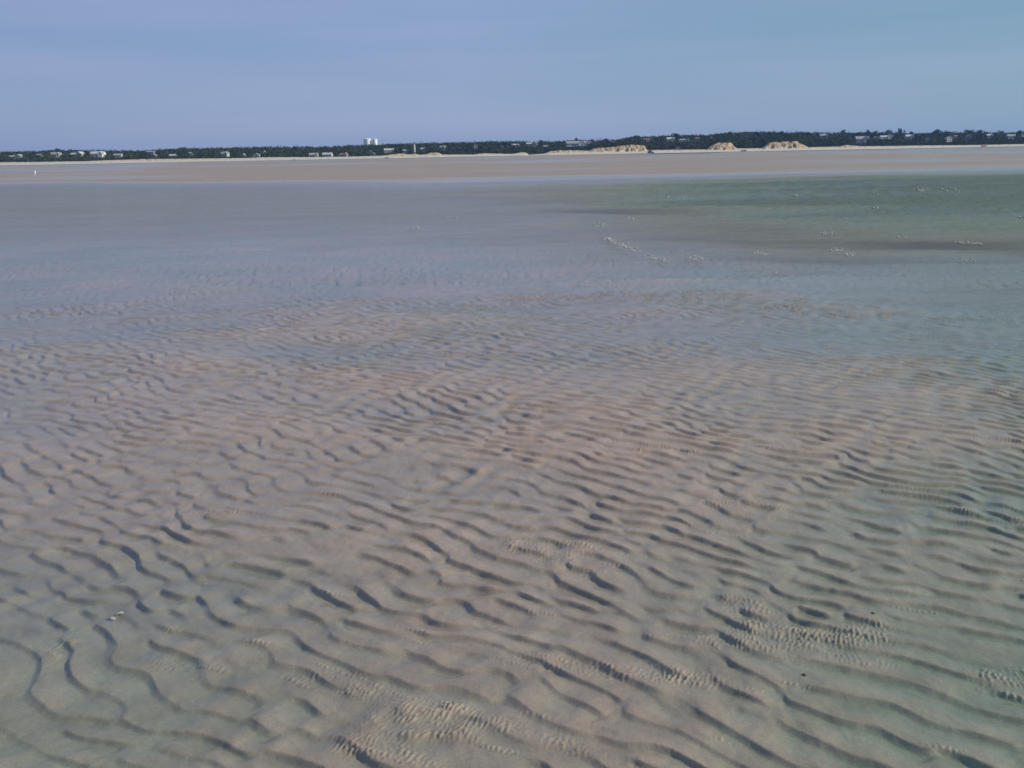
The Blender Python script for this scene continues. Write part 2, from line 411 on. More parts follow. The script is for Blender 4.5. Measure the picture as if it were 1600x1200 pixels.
# ------------------------------------------------------------------ water sheet
ys = []; y = 0.4
while y < 1250:
    ys.append(y)
    y += max(0.03, 0.9 * y * y / (CAM_H * 963))
    if len(ys) > 1 and ys[-1] - ys[-2] > 12: y = ys[-1] + 12
ys.append(1250.0)
X, Y = fan(ys, 1.75, 900, 60)
dep = -macro(X, Y)
zone = sstep(13, 27, Y) * (1 - sstep(50, 66, Y)) * sstep(0.03, 0.34, dep)
far = sstep(200, 300, Y)
wz = zone * (0.016 * SEA(X, Y) + 0.004 * SEA2(X, Y)) + 0.0005 * SEA2(X, Y) * sstep(3, 6, Y)
near = 1 - sstep(16, 24, Y)
me = mesh_np('water', np.stack([X, Y, wz], -1).reshape(-1, 3), grid_quads(*X.shape), True,
             {'depth': dep.ravel()})
def water_material():
    m = bpy.data.materials.new('sea_water'); m.use_nodes = True
    t = m.node_tree; L = t.links.new; N = t.nodes.new
    for n in list(t.nodes): t.nodes.remove(n)
    out = N('ShaderNodeOutputMaterial')
    tc = N('ShaderNodeTexCoord'); at_ = N('ShaderNodeAttribute'); at_.attribute_name = 'depth'
    # turbid body
    tr = N('ShaderNodeBsdfTransparent')
    df = N('ShaderNodeBsdfDiffuse')
    cr = N('ShaderNodeValToRGB'); e = cr.color_ramp.elements
    e[0].position = 0.0; e[0].color = (0.32, 0.28, 0.20, 1); e[1].position = 1.0; e[1].color = (0.098, 0.122, 0.084, 1)
    e = cr.color_ramp.elements.new(0.30); e.color = (0.265, 0.255, 0.185, 1); e = cr.color_ramp.elements.new(0.62); e.color = (0.150, 0.175, 0.122, 1)
    dm = N('ShaderNodeMapRange'); dm.inputs['From Min'].default_value = 0.02; dm.inputs['From Max'].default_value = 0.5
    L(at_.outputs['Fac'], dm.inputs['Value']); L(dm.outputs[0], cr.inputs[0]); L(cr.outputs[0], df.inputs['Color'])
    op = N('ShaderNodeMapRange'); op.inputs['From Min'].default_value = 0.01; op.inputs['From Max'].default_value = 0.30
    op.inputs['To Min'].default_value = 0.0; op.inputs['To Max'].default_value = 1.0
    L(at_.outputs['Fac'], op.inputs['Value'])
    body = N('ShaderNodeMixShader'); L(op.outputs[0], body.inputs[0]); L(tr.outputs[0], body.inputs[1]); L(df.outputs[0], body.inputs[2])
    gl = N('ShaderNodeBsdfGlossy'); gl.inputs['Roughness'].default_value = 0.10
    n1 = N('ShaderNodeTexNoise'); n1.inputs['Scale'].default_value = 7.0; n1.inputs['Detail'].default_value = 3
    mp = N('ShaderNodeMapping'); mp.inputs['Scale'].default_value = (0.45, 1, 1); mp.inputs['Rotation'].default_value = (0, 0, R(-12))
    L(tc.outputs['Object'], mp.inputs[0]); L(mp.outputs[0], n1.inputs['Vector'])
    bs = N('ShaderNodeMapRange'); bs.inputs['From Min'].default_value = -0.004; bs.inputs['From Max'].default_value = 0.22
    bs.inputs['To Min'].default_value = 0.12; bs.inputs['To Max'].default_value = 1.0
    L(at_.outputs['Fac'], bs.inputs['Value'])
    bp = N('ShaderNodeBump'); bp.inputs['Distance'].default_value = 0.035
    # wind slicks: long streaks where the surface is calmer or rougher
    m2 = N('ShaderNodeMapping'); m2.inputs['Scale'].default_value = (0.022, 0.10, 1); m2.inputs['Rotation'].default_value = (0, 0, R(7))
    n2 = N('ShaderNodeTexNoise'); n2.inputs['Scale'].default_value = 2.2; n2.inputs['Detail'].default_value = 6; n2.inputs['Distortion'].default_value = 0.8
    L(tc.outputs['Object'], m2.inputs[0]); L(m2.outputs[0], n2.inputs['Vector'])
    sm = N('ShaderNodeMapRange'); sm.inputs['From Min'].default_value = .34; sm.inputs['From Max'].default_value = .62
    sm.inputs['To Min'].default_value = .30; sm.inputs['To Max'].default_value = 1.7; L(n2.outputs['Fac'], sm.inputs['Value'])
    mu = N('ShaderNodeMath'); mu.operation = 'MULTIPLY'; L(bs.outputs[0], mu.inputs[0]); L(sm.outputs[0], mu.inputs[1])
    L(mu.outputs[0], bp.inputs['Strength'])
    n4 = N('ShaderNodeTexNoise'); n4.inputs['Scale'].default_value = 1.3; n4.inputs['Detail'].default_value = 3
    L(mp.outputs[0], n4.inputs['Vector'])
    bp2 = N('ShaderNodeBump'); bp2.inputs['Distance'].default_value = 0.16; L(mu.outputs[0], bp2.inputs['Strength'])
    L(n4.outputs['Fac'], bp2.inputs['Height']); L(bp2.outputs[0], bp.inputs['Normal']); L(n1.outputs['Fac'], bp.inputs['Height'])
    fr = N('ShaderNodeFresnel'); ng = N('ShaderNodeNewGeometry'); ir = N('ShaderNodeMapRange')      # same reflectance seen from below, so light enters the shallow film
    ir.inputs['To Min'].default_value = 1.33; ir.inputs['To Max'].default_value = 1 / 1.33
    L(ng.outputs['Backfacing'], ir.inputs['Value']); L(ir.outputs[0], fr.inputs['IOR'])
    for n in (gl, fr): L(bp.outputs[0], n.inputs['Normal'])
    # a chopped surface never reaches mirror strength at grazing angles
    fm = N('ShaderNodeMapRange'); fm.inputs['To Max'].default_value = 0.43
    L(fr.outputs[0], fm.inputs['Value'])
    mix = N('ShaderNodeMixShader'); L(fm.outputs[0], mix.inputs[0]); L(body.outputs[0], mix.inputs[1]); L(gl.outputs[0], mix.inputs[2])
    L(mix.outputs[0], out.inputs['Surface'])
    return m
water = link('water', me, water_material())
tag(water, 'shallow tidal water', kind='structure')

# ------------------------------------------------------------------ far coast terrain
VEG = [(-900, 256), (0, 253.5), (130, 252), (165, 250.5), (225, 248.5), (290, 248), (380, 247), (415, 245.5), (480, 245.5), (560, 244.5), (600, 243),
       (620, 240), (630, 240), (640, 241.5), (648, 240), (655, 242), (665, 241), (672, 238.5), (686, 238.5), (690, 241.5), (740, 241.5), (755, 239.5),
       (775, 240), (800, 240.5), (815, 238), (822, 238.5), (826, 242), (850, 240), (860, 236), (875, 234.5), (900, 235), (920, 235.5), (930, 231),
       (950, 230.5), (965, 228.5), (985, 226), (1007, 227), (1010, 234.5), (1060, 234), (1104, 233.5), (1110, 228), (1122, 223), (1142, 223),
       (1151, 232), (1190, 231.5), (1200, 223.5), (1210, 221.5), (1245, 220.5), (1255, 226), (1262, 230), (1310, 229), (1322, 226.5), (1345, 228.5),
       (1400, 228), (1430, 227.5), (1530, 226.5), (1600, 225), (2500, 212)]
SKYL = [(-900, 254), (0, 236), (60, 235), (90, 233), (150, 234), (230, 234), (285, 231), (370, 229.5), (430, 228.5), (500, 228.5), (560, 225.5), (600, 224),
        (650, 223), (720, 221.5), (770, 220), (830, 220), (850, 219.5), (870, 220), (900, 218), (925, 218), (960, 217.5), (985, 214), (1000, 212.5),
        (1050, 210), (1100, 209.5), (1140, 206.5), (1160, 204.5), (1230, 205.5), (1300, 206), (1345, 206), (1400, 206), (1430, 207.5), (1465, 205),
        (1500, 206), (1530, 205.5), (1560, 206.5), (1600, 205), (2500, 196)]
_px = np.linspace(-900, 2500, 3401)
_az = np.array([ray(p, 256.5 - 30 * p / 1600)[0] for p in _px])
def px_of(az): return np.interp(az, _az, _px)
_veg = np.array([ray(p, v)[2] for p, v in zip(_px, interp(_px, VEG))])
_sky = np.array([ray(p, v)[2] for p, v in zip(_px, interp(_px, SKYL))])
Y0, YB, YR = 1140.0, 1186.0, 1600.0
TREE_H = 9.0
LOWT = spectral(512, 4.0, blob(70)); GUL = spectral(1024, 0.6, lambda kx, ky: np.exp(-0.5 * ((kx * 5) ** 2 + (ky * 8) ** 2)) - np.exp(-0.5 * ((kx * 40) ** 2 + (ky * 60) ** 2)))
def terrain(X, Y):
    p = px_of(X / Y)
    zb = CAM_H + np.interp(p, _px, _veg) * YB
    zr = CAM_H + np.interp(p, _px, _sky) * YR - TREE_H + 0.3
    bt = np.minimum(2.2, zb * 0.6)
    z = -1.5 + 1.5 * sstep(Y0 - 30, Y0 + 4, Y)                      # sea bed
    z = z + bt * sstep(Y0, Y0 + 26, Y)                              # beach
    bl = np.clip((Y - (YB - 14 + 1.1 * GUL(X, Y))) / 11.0, 0, 1)
    z = z + (zb - bt) * bl ** 0.8                                   # bluff
    t = np.clip((Y - YB) / (YR - YB), 0, 1)
    z = z + (zr - zb) * (0.35 * t + 0.65 * sstep(0, 1, t)) + 1.2 * LOWT(X, Y) * np.sin(np.pi * t)
    z = z - 0.006 * np.maximum(Y - YR - 40, 0)
    return z
def ter1(x, y): return float(terrain(np.array([float(x)]), np.array([float(y)]))[0])

ys = np.concatenate([np.arange(1100, 1138, 6), np.arange(1138, 1200, 0.9), np.arange(1200, 1700, 8), np.arange(1700, 4200, 60)])
tt = np.concatenate([np.linspace(-1.7, -0.64, 80)[:-1], np.linspace(-0.64, 0.64, 1500), np.linspace(0.64, 1.7, 80)[1:]])
Y = ys[:, None] * np.ones_like(tt)[None, :]; X = Y * tt[None, :]
Z = terrain(X, Y)
gz = np.gradient(Z, axis=0) / np.gradient(Y, axis=0)
bluffm = sstep(YB - 15, YB - 12, Y) * (1 - sstep(YB - 3.5, YB - 1, Y)) * sstep(0.10, 0.30, gz)
vegm = sstep(YB - 4.5, YB - 1.5, Y + 1.2 * GUL(X + 11, Y))
me = mesh_np('hills', np.stack([X, Y, Z], -1).reshape(-1, 3), grid_quads(*X.shape), True, {'bluff': bluffm.ravel(), 'veg': vegm.ravel()})
m = mat('coast_ground', (0.5, 0.42, 0.32), 0.95, spec=0.1)
t = m.node_tree; N = t.nodes.new; L = t.links.new; b = t.nodes['Principled BSDF']
tc = N('ShaderNodeTexCoord')
nz = N('ShaderNodeTexNoise'); nz.inputs['Scale'].default_value = 0.28; nz.inputs['Detail'].default_value = 6; L(tc.outputs['Object'], nz.inputs['Vector'])
c1 = N('ShaderNodeValToRGB'); e = c1.color_ramp.elements; e[0].position = .35; e[0].color = (.44, .40, .31, 1); e[1].position = .65; e[1].color = (.60, .53, .42, 1)
c2 = N('ShaderNodeValToRGB'); e = c2.color_ramp.elements; e[0].position = .36; e[0].color = (.30, .205, .125, 1); e[1].position = .60; e[1].color = (.48, .37, .23, 1)
c3 = N('ShaderNodeValToRGB'); e = c3.color_ramp.elements; e[0].position = .3; e[0].color = (.025, .035, .015, 1); e[1].position = .7; e[1].color = (.06, .06, .03, 1)
for c in (c1, c2, c3): L(nz.outputs['Fac'], c.inputs[0])
a1 = N('ShaderNodeAttribute'); a1.attribute_name = 'bluff'; a2 = N('ShaderNodeAttribute'); a2.attribute_name = 'veg'
x1 = N('ShaderNodeMix'); x1.data_type = 'RGBA'; L(a1.outputs['Fac'], x1.inputs['Factor']); L(c1.outputs[0], x1.inputs[6]); L(c2.outputs[0], x1.inputs[7])
x2 = N('ShaderNodeMix'); x2.data_type = 'RGBA'; L(a2.outputs['Fac'], x2.inputs['Factor']); L(x1.outputs[2], x2.inputs[6]); L(c3.outputs[0], x2.inputs[7])
L(x2.outputs[2], b.inputs['Base Color'])
tag(link('hills', me, m), 'far wooded shore with beach and sand bluffs', kind='structure')

# ------------------------------------------------------------------ houses
M_WALL = {'white': mat('white_clapboard', (.74, .73, .70), .6, .06, .4), 'grey': mat('weathered_shingle', (.36, .36, .34), .85, .12, .5),
          'pale': mat('pale_clapboard', (.56, .56, .51), .7, .08, .4), 'tan': mat('tan_clapboard', (.50, .42, .32), .7, .08, .4),
          'pink': mat('faded_pink_boards', (.52, .40, .37), .7, .08, .4), 'green': mat('grey_green_boards', (.24, .28, .24), .7, .08, .4)}
M_ROOF = {'grey': mat('grey_roof', (.30, .30, .30), .9, .12, .6), 'pale': mat('pale_roof', (.46, .46, .43), .9, .1, .6),  # pale: a lighter grey roofing
          'brown': mat('brown_roof', (.20, .15, .12), .9, .12, .6), 'red': mat('reddish_roof', (.30, .16, .14), .9, .12, .6)}
M_GLASS = mat('window_glass', (.03, .04, .05), .15); M_TRIM = mat('door_paint', (.12, .14, .16), .5); M_BRICK = mat('chimney_brick', (.28, .15, .11), .9, .15, 2)
_bm = bmesh.new(); box(_bm, -.6, .6, -.06, .06, -.7, .7); WIN = bm_mesh('window', _bm)
_bm = bmesh.new(); box(_bm, -.5, .5, -.07, .07, 0, 2.1); DOOR = bm_mesh('door', _bm)
_bm = bmesh.new(); box(_bm, -.45, .45, -.45, .45, 0, 1.7); box(_bm, -.55, .55, -.55, .55, 1.7, 1.95); CHIM = bm_mesh('chimney', _bm)
WIN.materials.append(M_GLASS); DOOR.materials.append(M_TRIM); CHIM.materials.append(M_BRICK)

def gable(bmw, bmr, x0, x1, y0, y1, z0, wh, rise, along='x', ov=.4):
    """walls with gable ends, and a roof of two thick slopes"""
    zb = z0 + wh
    box(bmw, x0, x1, y0, y1, z0 - 2.5, zb)
    th = .25
    if along == 'x':
        cy = (y0 + y1) / 2
        for x in (x0, x1):
            vs = [bmw.verts.new((x, y0, zb)), bmw.verts.new((x, y1, zb)), bmw.verts.new((x, cy, zb + rise))]; bmw.faces.new(vs)
        sl = rise / ((y1 - y0) / 2)
        for s, ye in ((-1, y0 - ov), (1, y1 + ov)):
            ze = zb - ov * sl
            P = [(x0 - ov, ye, ze), (x1 + ov, ye, ze), (x1 + ov, cy, zb + rise), (x0 - ov, cy, zb + rise)]
            lo = [bmr.verts.new((a, b_, c + .01)) for a, b_, c in P]; hi = [bmr.verts.new((a, b_, c + th)) for a, b_, c in P]
            bmr.faces.new(lo); bmr.faces.new(hi)
            for i in range(4): bmr.faces.new((lo[i], lo[(i + 1) % 4], hi[(i + 1) % 4], hi[i]))
    else:
        cx = (x0 + x1) / 2
        for y_ in (y0, y1):
            vs = [bmw.verts.new((x0, y_, zb)), bmw.verts.new((x1, y_, zb)), bmw.verts.new((cx, y_, zb + rise))]; bmw.faces.new(vs)
        sl = rise / ((x1 - x0) / 2)
        for s, xe in ((-1, x0 - ov), (1, x1 + ov)):
            ze = zb - ov * sl
            P = [(xe, y0 - ov, ze), (xe, y1 + ov, ze), (cx, y1 + ov, zb + rise), (cx, y0 - ov, zb + rise)]
            lo = [bmr.verts.new((a, b_, c + .01)) for a, b_, c in P]; hi = [bmr.verts.new((a, b_, c + th)) for a, b_, c in P]
            bmr.faces.new(lo); bmr.faces.new(hi)
            for i in range(4): bmr.faces.new((lo[i], lo[(i + 1) % 4], hi[(i + 1) % 4], hi[i]))

HOUSES_XY = []
def solve_y(px, yb):
    """walk inland along this bearing until the ground climbs to the sight line through the house's foot"""
    r = ray(px, yb); best = None
    for Yc in np.arange(1200, 1585, 4.0):
        if ter1(r[0] * Yc, Yc) >= CAM_H + r[2] * Yc: continue
        best = Yc
    # the last distance still hidden under the sight line, else the nearest match
    d = [(abs(ter1(r[0] * Yc, Yc) - (CAM_H + r[2] * Yc)), Yc) for Yc in np.arange(1200, 1585, 4.0)]
    return min(d)[1]

def house(px, yc, wpx, hpx, style, wall, roof, label, cat='house', name='house', rot=None, chim=True):
    yb = yc + hpx / 2
    Yd = solve_y(px, yb)
    r = ray(px, yb); x = r[0] * Yd; z = ter1(x, Yd)
    s = Yd / F
    W = max(wpx * s * 0.95, 3.2); H = max(hpx * s, 3.6)
    zt = CAM_H + r[2] * Yd
    if abs(zt - z) < 5: z = zt
    root = empty(name, (x, Yd, z), R(random.uniform(-10, 10)) if rot is None else R(rot))
    tag(root, label, cat, 'houses along the far shore')
    D = min(max(W * 0.6, 5), 10)
    bw, br = bmesh.new(), bmesh.new()
    wh = H * 0.58; rise = H - wh
    wins = []
    if style == 'long':
        gable(bw, br, -W / 2, W / 2, -D / 2, D / 2, 0, wh, rise, 'x')
        n = max(2, int(W / 3.2)); wins = [(-W / 2 + W * (i + .5) / n, -D / 2, wh * .55) for i in range(n)]; ch = (W * .2, 0, H - .9)
    elif style == 'gable':
        gable(bw, br, -W / 2, W / 2, -D / 2, D / 2, 0, wh, rise, 'y')
        wins = [(-W * .25, -D / 2, wh * .55), (W * .25, -D / 2, wh * .55), (0, -D / 2, wh + .2)]; ch = (W * .3, D * .2, H * .62)
    elif style == 'cross':
        gable(bw, br, -W / 2, W / 2, -D / 2, D / 2, 0, wh, rise, 'x')
        g0, g1 = W * .12, W * .45
        gable(bw, br, g0, g1, -D / 2 - 2.2, 0, 0, wh * 1.04, rise * .9, 'y', .3)
        n = max(2, int(W / 4)); wins = [(-W / 2 + (W * .6) * (i + .5) / n, -D / 2, wh * .55) for i in range(n)] + [((g0 + g1) / 2, -D / 2 - 2.2, wh * .55)]; ch = (-W * .25, 0, H - .9)
    elif style == 'wing':
        gable(bw, br, -W / 2, W * .05, -D / 2, D / 2, 0, wh * .75, rise * .8, 'x')
        gable(bw, br, W * .05 + .03, W / 2, -D / 2 - 1, D / 2, 0, wh, rise, 'y')
        wins = [(-W * .35, -D / 2, wh * .42), (-W * .12, -D / 2, wh * .42), (W * .20, -D / 2 - 1, wh * .55), (W * .36, -D / 2 - 1, wh * .55)]; ch = (-W * .2, 0, H * .75)
    link('wall', bm_mesh('wall', bw), M_WALL[wall], root); roof_o = link('roof', bm_mesh('roof', br), M_ROOF[roof], root)
    for (wx, wy, wzz) in wins:
        o = link('window', WIN, None, root, (wx, wy - .03, wzz)); sc = min(1.0, wh / 3.0); o.scale = (sc, 1, sc)
    o = link('door', DOOR, None, root, (0 if style != 'cross' else -W * .05, -D / 2 - .04, 0)); o.scale = (1, 1, min(1.0, wh * .8 / 2.1))
    if chim and W > 6: link('chimney', CHIM, None, roof_o, ch)
    HOUSES_XY.append((x, Yd, W, hpx))
    return root

H = house
H(26, 244.6, 20, 6, 'wing', 'pale', 'grey', 'pale grey house in low trees, farthest left on the shore')
H(61.4, 242.8, 10, 4, 'long', 'pink', 'grey', 'small dull pinkish cottage between the two leftmost larger pale houses')
H(88.4, 242, 15, 7, 'cross', 'pale', 'grey', 'pale house with cross gable, third house from the left end')
H(121.5, 241, 20, 7, 'wing', 'pale', 'pale', 'long pale house rising to the right, fourth from the left end')
H(153.8, 241, 21, 8, 'cross', 'white', 'pale', 'brightest and largest whitish house in the left quarter of the shore')
H(184.7, 243, 13, 5, 'long', 'pale', 'grey', 'plain long grey house right of the bright cross gabled one', rot=0)
H(236, 237.9, 12, 3.5, 'long', 'grey', 'grey', 'faint grey roofed house high in the trees left of the tan cottage')
H(241, 244.3, 12, 6, 'gable', 'grey', 'grey', 'dim grey gabled house just above the beach, below the faint high one')
H(271, 243.8, 14, 5, 'long', 'tan', 'pale', 'tan low cottage close above the orange beach bank')
H(297.7, 240.3, 7, 3.5, 'long', 'pale', 'pale', 'tiny pale house in the trees right of the tan cottage')
H(322.6, 237.7, 6, 3, 'long', 'pink', 'red', 'tiny reddish house high in the dark trees left of centre')
H(352.4, 241, 12, 7, 'cross', 'pale', 'grey', 'grey gabled house alone in the trees, left of the little white cottages')
H(381, 242.6, 6, 4, 'gable', 'white', 'pale', 'tiny white peaked cottage left of the pinkish white one')
H(401.2, 242.5, 11, 5, 'gable', 'white', 'pale', 'pinkish white low gabled cottage directly above the beach')
H(413.9, 239.2, 4, 6, 'gable', 'pale', 'pale', 'narrow tall pale house beside the pinkish white cottage', chim=False)
H(490.6, 242.5, 14, 6, 'cross', 'pale', 'grey', 'grey green gabled house at the beach edge, left of its long neighbour', rot=4)
H(512, 242, 15, 6, 'long', 'pale', 'pale', 'long light grey beach house second left of the water tanks', rot=-4)
H(537.3, 241.5, 13, 5.5, 'wing', 'white', 'red', 'low beach house with white end gable and reddish roof left of the water tanks')
H(579, 237.4, 5, 4, 'gable', 'pale', 'grey', 'tiny pale house in the trees straight below the water tanks')
H(583, 241, 7, 3.5, 'gable', 'pale', 'pale', 'little pale hut just above the beach below the water tanks')
H(607.7, 235.3, 15, 5.5, 'long', 'tan', 'pale', 'long tan house above the bank, right of the water tanks')
H(632, 236.3, 6, 3.5, 'long', 'pale', 'grey', 'small grey cottage between the long tan house and the slim tower')
H(646.7, 235.9, 6, 3, 'gable', 'pale', 'grey', 'small grey hut at the foot of the slim white tower')
H(661, 232.7, 10, 5, 'wing', 'grey', 'pale', 'pale sloping roofed house just right of the slim white tower')
H(692, 231, 9, 6, 'cross', 'tan', 'grey', 'tan grey house above the sand bank right of the slim white tower')
H(743.7, 228.7, 5.5, 5, 'gable', 'white', 'pale', 'small bright white house alone in the wood left of centre')
H(783, 229.5, 4, 3, 'gable', 'green', 'grey', 'very faint grey house in the wood right of the small bright white one', chim=False)
H(805.5, 227, 11, 4, 'long', 'tan', 'pale', 'low tan house in the wood at the middle of the shore')
H(831, 224.6, 18, 6, 'wing', 'pale', 'pale', 'pale house with tall left part near the middle skyline')
H(853, 229.6, 7, 3, 'long', 'pink', 'grey', 'faint low pinkish house left of the big yellowish house')
H(900, 224.8, 31, 7.5, 'cross', 'white', 'grey', 'big long cream house with bright white front gable above the low bank', rot=0)
H(920, 222, 12, 6, 'gable', 'pink', 'red', 'dull reddish house behind the right end of the big cream house')
H(936.5, 219.8, 10, 5, 'long', 'grey', 'grey', 'dim grey house between the reddish and the pinkish houses')
H(957, 221, 12, 6, 'gable', 'pink', 'pale', 'dusty pinkish house above the long orange bluff')
H(1007, 218.5, 16, 3.5, 'long', 'pink', 'brown', 'low brownish pink house at the right top of the long orange bluff')
H(1019, 216.5, 9, 7, 'gable', 'grey', 'grey', 'tall dim grey house at the right end of the long orange bluff')
H(1047.5, 218, 12, 6, 'cross', 'pale', 'pale', 'pale gabled house, left of the row right of the long orange bluff')
H(1070, 218.6, 20, 5, 'wing', 'pale', 'grey', 'long pale low house touching the wood, right of its gabled neighbour')
H(1090, 216.9, 7, 3.5, 'long', 'pink', 'red', 'tiny reddish house at the right end of the pale row')
H(1112, 212, 6, 4, 'gable', 'pink', 'red', 'tiny dim house on the skyline above the rounded sandy bluff', chim=False)
H(1287, 212.5, 16, 6, 'cross', 'green', 'grey', 'dim grey green house high in the wood right of the widest bluff')
H(1346, 218, 20, 9, 'cross', 'pale', 'grey', 'large grey house with white gables above the low pink bank')
H(1368.3, 215.2, 7, 4.5, 'gable', 'pink', 'pale', 'small pale pink house between the large grey and the long bright house')
H(1384, 213.8, 19, 6, 'wing', 'white', 'pale', 'long bright house with pinkish roof under the tall round tree')
H(1420.3, 213.8, 13, 6, 'cross', 'pale', 'pale', 'pale square house just right of the tall round tree')
H(1449.8, 217.7, 9, 4, 'gable', 'pink', 'brown', 'low dull pink house in the trees right of the pale square house')
H(1482.8, 217.5, 12, 8, 'gable', 'white', 'pale', 'bright gabled house low in the trees near the right end')
H(1493, 213.6, 8, 3, 'long', 'tan', 'brown', 'low tan roof peeping out behind the bright gabled house near the right end')
H(1514.5, 213.8, 11, 7, 'gable', 'green', 'grey', 'dim grey green box like house right of the bright gabled one')
H(1545.4, 212.2, 12, 5, 'cross', 'pale', 'pale', 'pale house second from the right edge of the shore')
H(1579, 213.3, 13, 6, 'long', 'pale', 'grey', 'pale long house last before the right edge of the shore')
H(1598.5, 210, 7, 5, 'gable', 'pale', 'grey', 'house cut by the right edge of the photo')
sh = H(1059, 233, 5, 3, 'gable', 'pale', 'pale', 'small pale shed standing on the beach right of the long orange bluff', 'shed', 'beach_shed', chim=False)

# ------------------------------------------------------------------ water tanks, slim tower
M_TANK = mat('white_tank_paint', (.86, .86, .86), .45, .04, .3); M_TANK2 = mat('grey_rail', (.4, .42, .44), .5)
def tank(px, dpx, ytop, label):
    Yt = 2000.0; x, _, zt = at(px, ytop, Yt); g = -0.006 * (Yt - YR) + ter1(x, YR)
    rad = dpx * Yt / F / 2; g = ter1(x, Yt)
    root = empty('water_tank', (x, Yt, g)); tag(root, label, 'water tank', 'twin white water tanks')
    Hh = zt - g - rad * .22
    b_ = bmesh.new(); lathe(b_, [(rad * 1.02, -2), (rad * 1.02, .4), (rad, .42), (rad, Hh * .33), (rad * 1.004, Hh * .335), (rad, Hh * .34), (rad, Hh * .66), (rad * 1.004, Hh * .665), (rad, Hh * .67), (rad, Hh)], 48)
    s_ = link('tank_shell', bm_mesh('tank_shell', b_), M_TANK, root)
    b_ = bmesh.new(); lathe(b_, [(rad * 1.03 * math.cos(a), Hh + .02 + rad * .22 * math.sin(a)) for a in np.linspace(0, 1.5, 10)], 48); dome = link('dome_roof', bm_mesh('dome_roof', b_, True), M_TANK, root)
    b_ = bmesh.new()
    lathe(b_, [(rad * .14, Hh + rad * .20), (rad * .14, Hh + rad * .27), (rad * .10, Hh + rad * .30)], 16); link('roof_vent', bm_mesh('roof_vent', b_), M_TANK2, dome)
    b_ = bmesh.new()
    for sx in (-.25, .25): box(b_, sx - .04, sx + .04, -rad - .5, -rad - .42, 0, Hh)
    for k in range(int(Hh / .6)): box(b_, -.21, .21, -rad - .49, -rad - .43, .4 + k * .6, .46 + k * .6)
    link('ladder', bm_mesh('ladder', b_), M_TANK2, root)
tank(573.7, 11.3, 216.2, 'left and larger of the two white water tanks above the wood')
tank(585.0, 8.6, 216.8, 'right and smaller of the two white water tanks above the wood')

x, Yt, zb_ = at(647.4, 232.5, 1330.0); x, _, zt = at(647.4, 224.6, 1330.0); g = ter1(x, 1330)
rt = empty('slim_tower', (x, 1330, g)); tag(rt, 'slim white tower with pinkish cap rising from the wood right of the tanks', 'tower')
Ht = zt - g
b_ = bmesh.new(); lathe(b_, [(1.35, -1), (1.3, 0), (.9, Ht * .72)], 8); link('tower_shaft', bm_mesh('tower_shaft', b_), M_WALL['white'], rt)
b_ = bmesh.new(); lathe(b_, [(1.35, Ht * .72 + .01), (1.35, Ht * .74), (.9, Ht * .745), (.9, Ht * .86)], 8); link('gallery', bm_mesh('gallery', b_), M_WALL['white'], rt)
b_ = bmesh.new(); lathe(b_, [(1.1, Ht * .86 + .01), (1.1, Ht * .88), (.08, Ht)], 8); link('cap', bm_mesh('cap', b_), M_WALL['pink'], rt)

# ------------------------------------------------------------------ boats, rocks, buoy
M_HULL = {'white': mat('white_hull', (.8, .8, .78), .35), 'dark': mat('dark_hull', (.05, .06, .06), .5), 'red': mat('red_hull', (.42, .07, .05), .4)}
def hull_mesh(Lh, Bh, Hh):
    b_ = bmesh.new(); n = 12; secs = []
    for i in range(n + 1):
        u = i / n; wd = Bh / 2 * (1 - u ** 3.2) * (0.82 + .18 * min(1, u * 4)); sheer = Hh * (1 + .35 * u * u)
        keel = 0.0 + Hh * .75 * max(0, u - .75) ** 2 * 8
        wd = max(wd, .02)
        secs.append([b_.verts.new((u * Lh - Lh / 2, s * wd * k, z)) for s, k, z in ((-1, 1, sheer), (-1, .85, keel + .4 * (sheer - keel)), (0, 0, keel), (1, .85, keel + .4 * (sheer - keel)), (1, 1, sheer), (1, .86, sheer), (1, .70, keel + .35 * (sheer - keel)), (-1, .70, keel + .35 * (sheer - keel)), (-1, .86, sheer))])
    for a, c in zip(secs, secs[1:]):
        for j in range(9): b_.faces.new((a[j], a[(j + 1) % 9], c[(j + 1) % 9], c[j]))
    b_.faces.new(secs[0]); b_.faces.new(secs[-1][::-1])
    return bm_mesh('hull', b_, False)
def boat(px, py, wpx, Yb, hull, cabin, label, cat='boat', name='boat', afloat=False):
    x = ray(px, py)[0] * Yb; Lh = wpx * Yb / F; z = 0.0 if afloat else ter1(x, Yb)
    rt = empty(name, (x, Yb, z - (.12 if afloat else 0)), R(random.uniform(-15, 15))); tag(rt, label, cat)
    link('hull', hull_mesh(Lh, Lh * .34, max(.5, Lh * .17)), M_HULL[hull], rt)
    if cabin:
        b_ = bmesh.new(); z0 = Lh * .09
        box(b_, -Lh * .1, Lh * .16, -Lh * .11, Lh * .11, z0, z0 + Lh * .24); box(b_, -Lh * .13, Lh * .2, -Lh * .13, Lh * .13, z0 + Lh * .24, z0 + Lh * .27)
        cab = link('cabin', bm_mesh('cabin', b_), M_HULL['white'], rt)
        b_ = bmesh.new(); box(b_, Lh * .16, Lh * .165, -Lh * .09, Lh * .09, z0 + Lh * .12, z0 + Lh * .22); link('windscreen', bm_mesh('windscreen', b_), M_GLASS, cab)
    b_ = bmesh.new(); box(b_, -Lh * .56, -Lh * .5, -Lh * .03, Lh * .03, Lh * .02, Lh * .24); link('outboard_motor', bm_mesh('outboard_motor', b_), M_HULL['dark'], rt)
boat(460, 249.4, 5, 1120, 'white', True, 'small white boat off the beach left of the grey green beach houses', afloat=True)
boat(515, 248.4, 4, 1125, 'white', True, 'tiny pale boat lying below the long light grey beach house', afloat=True)
boat(605.5, 247.3, 7, 1118, 'white', False, 'low white boat off the beach below the long tan house', afloat=True)
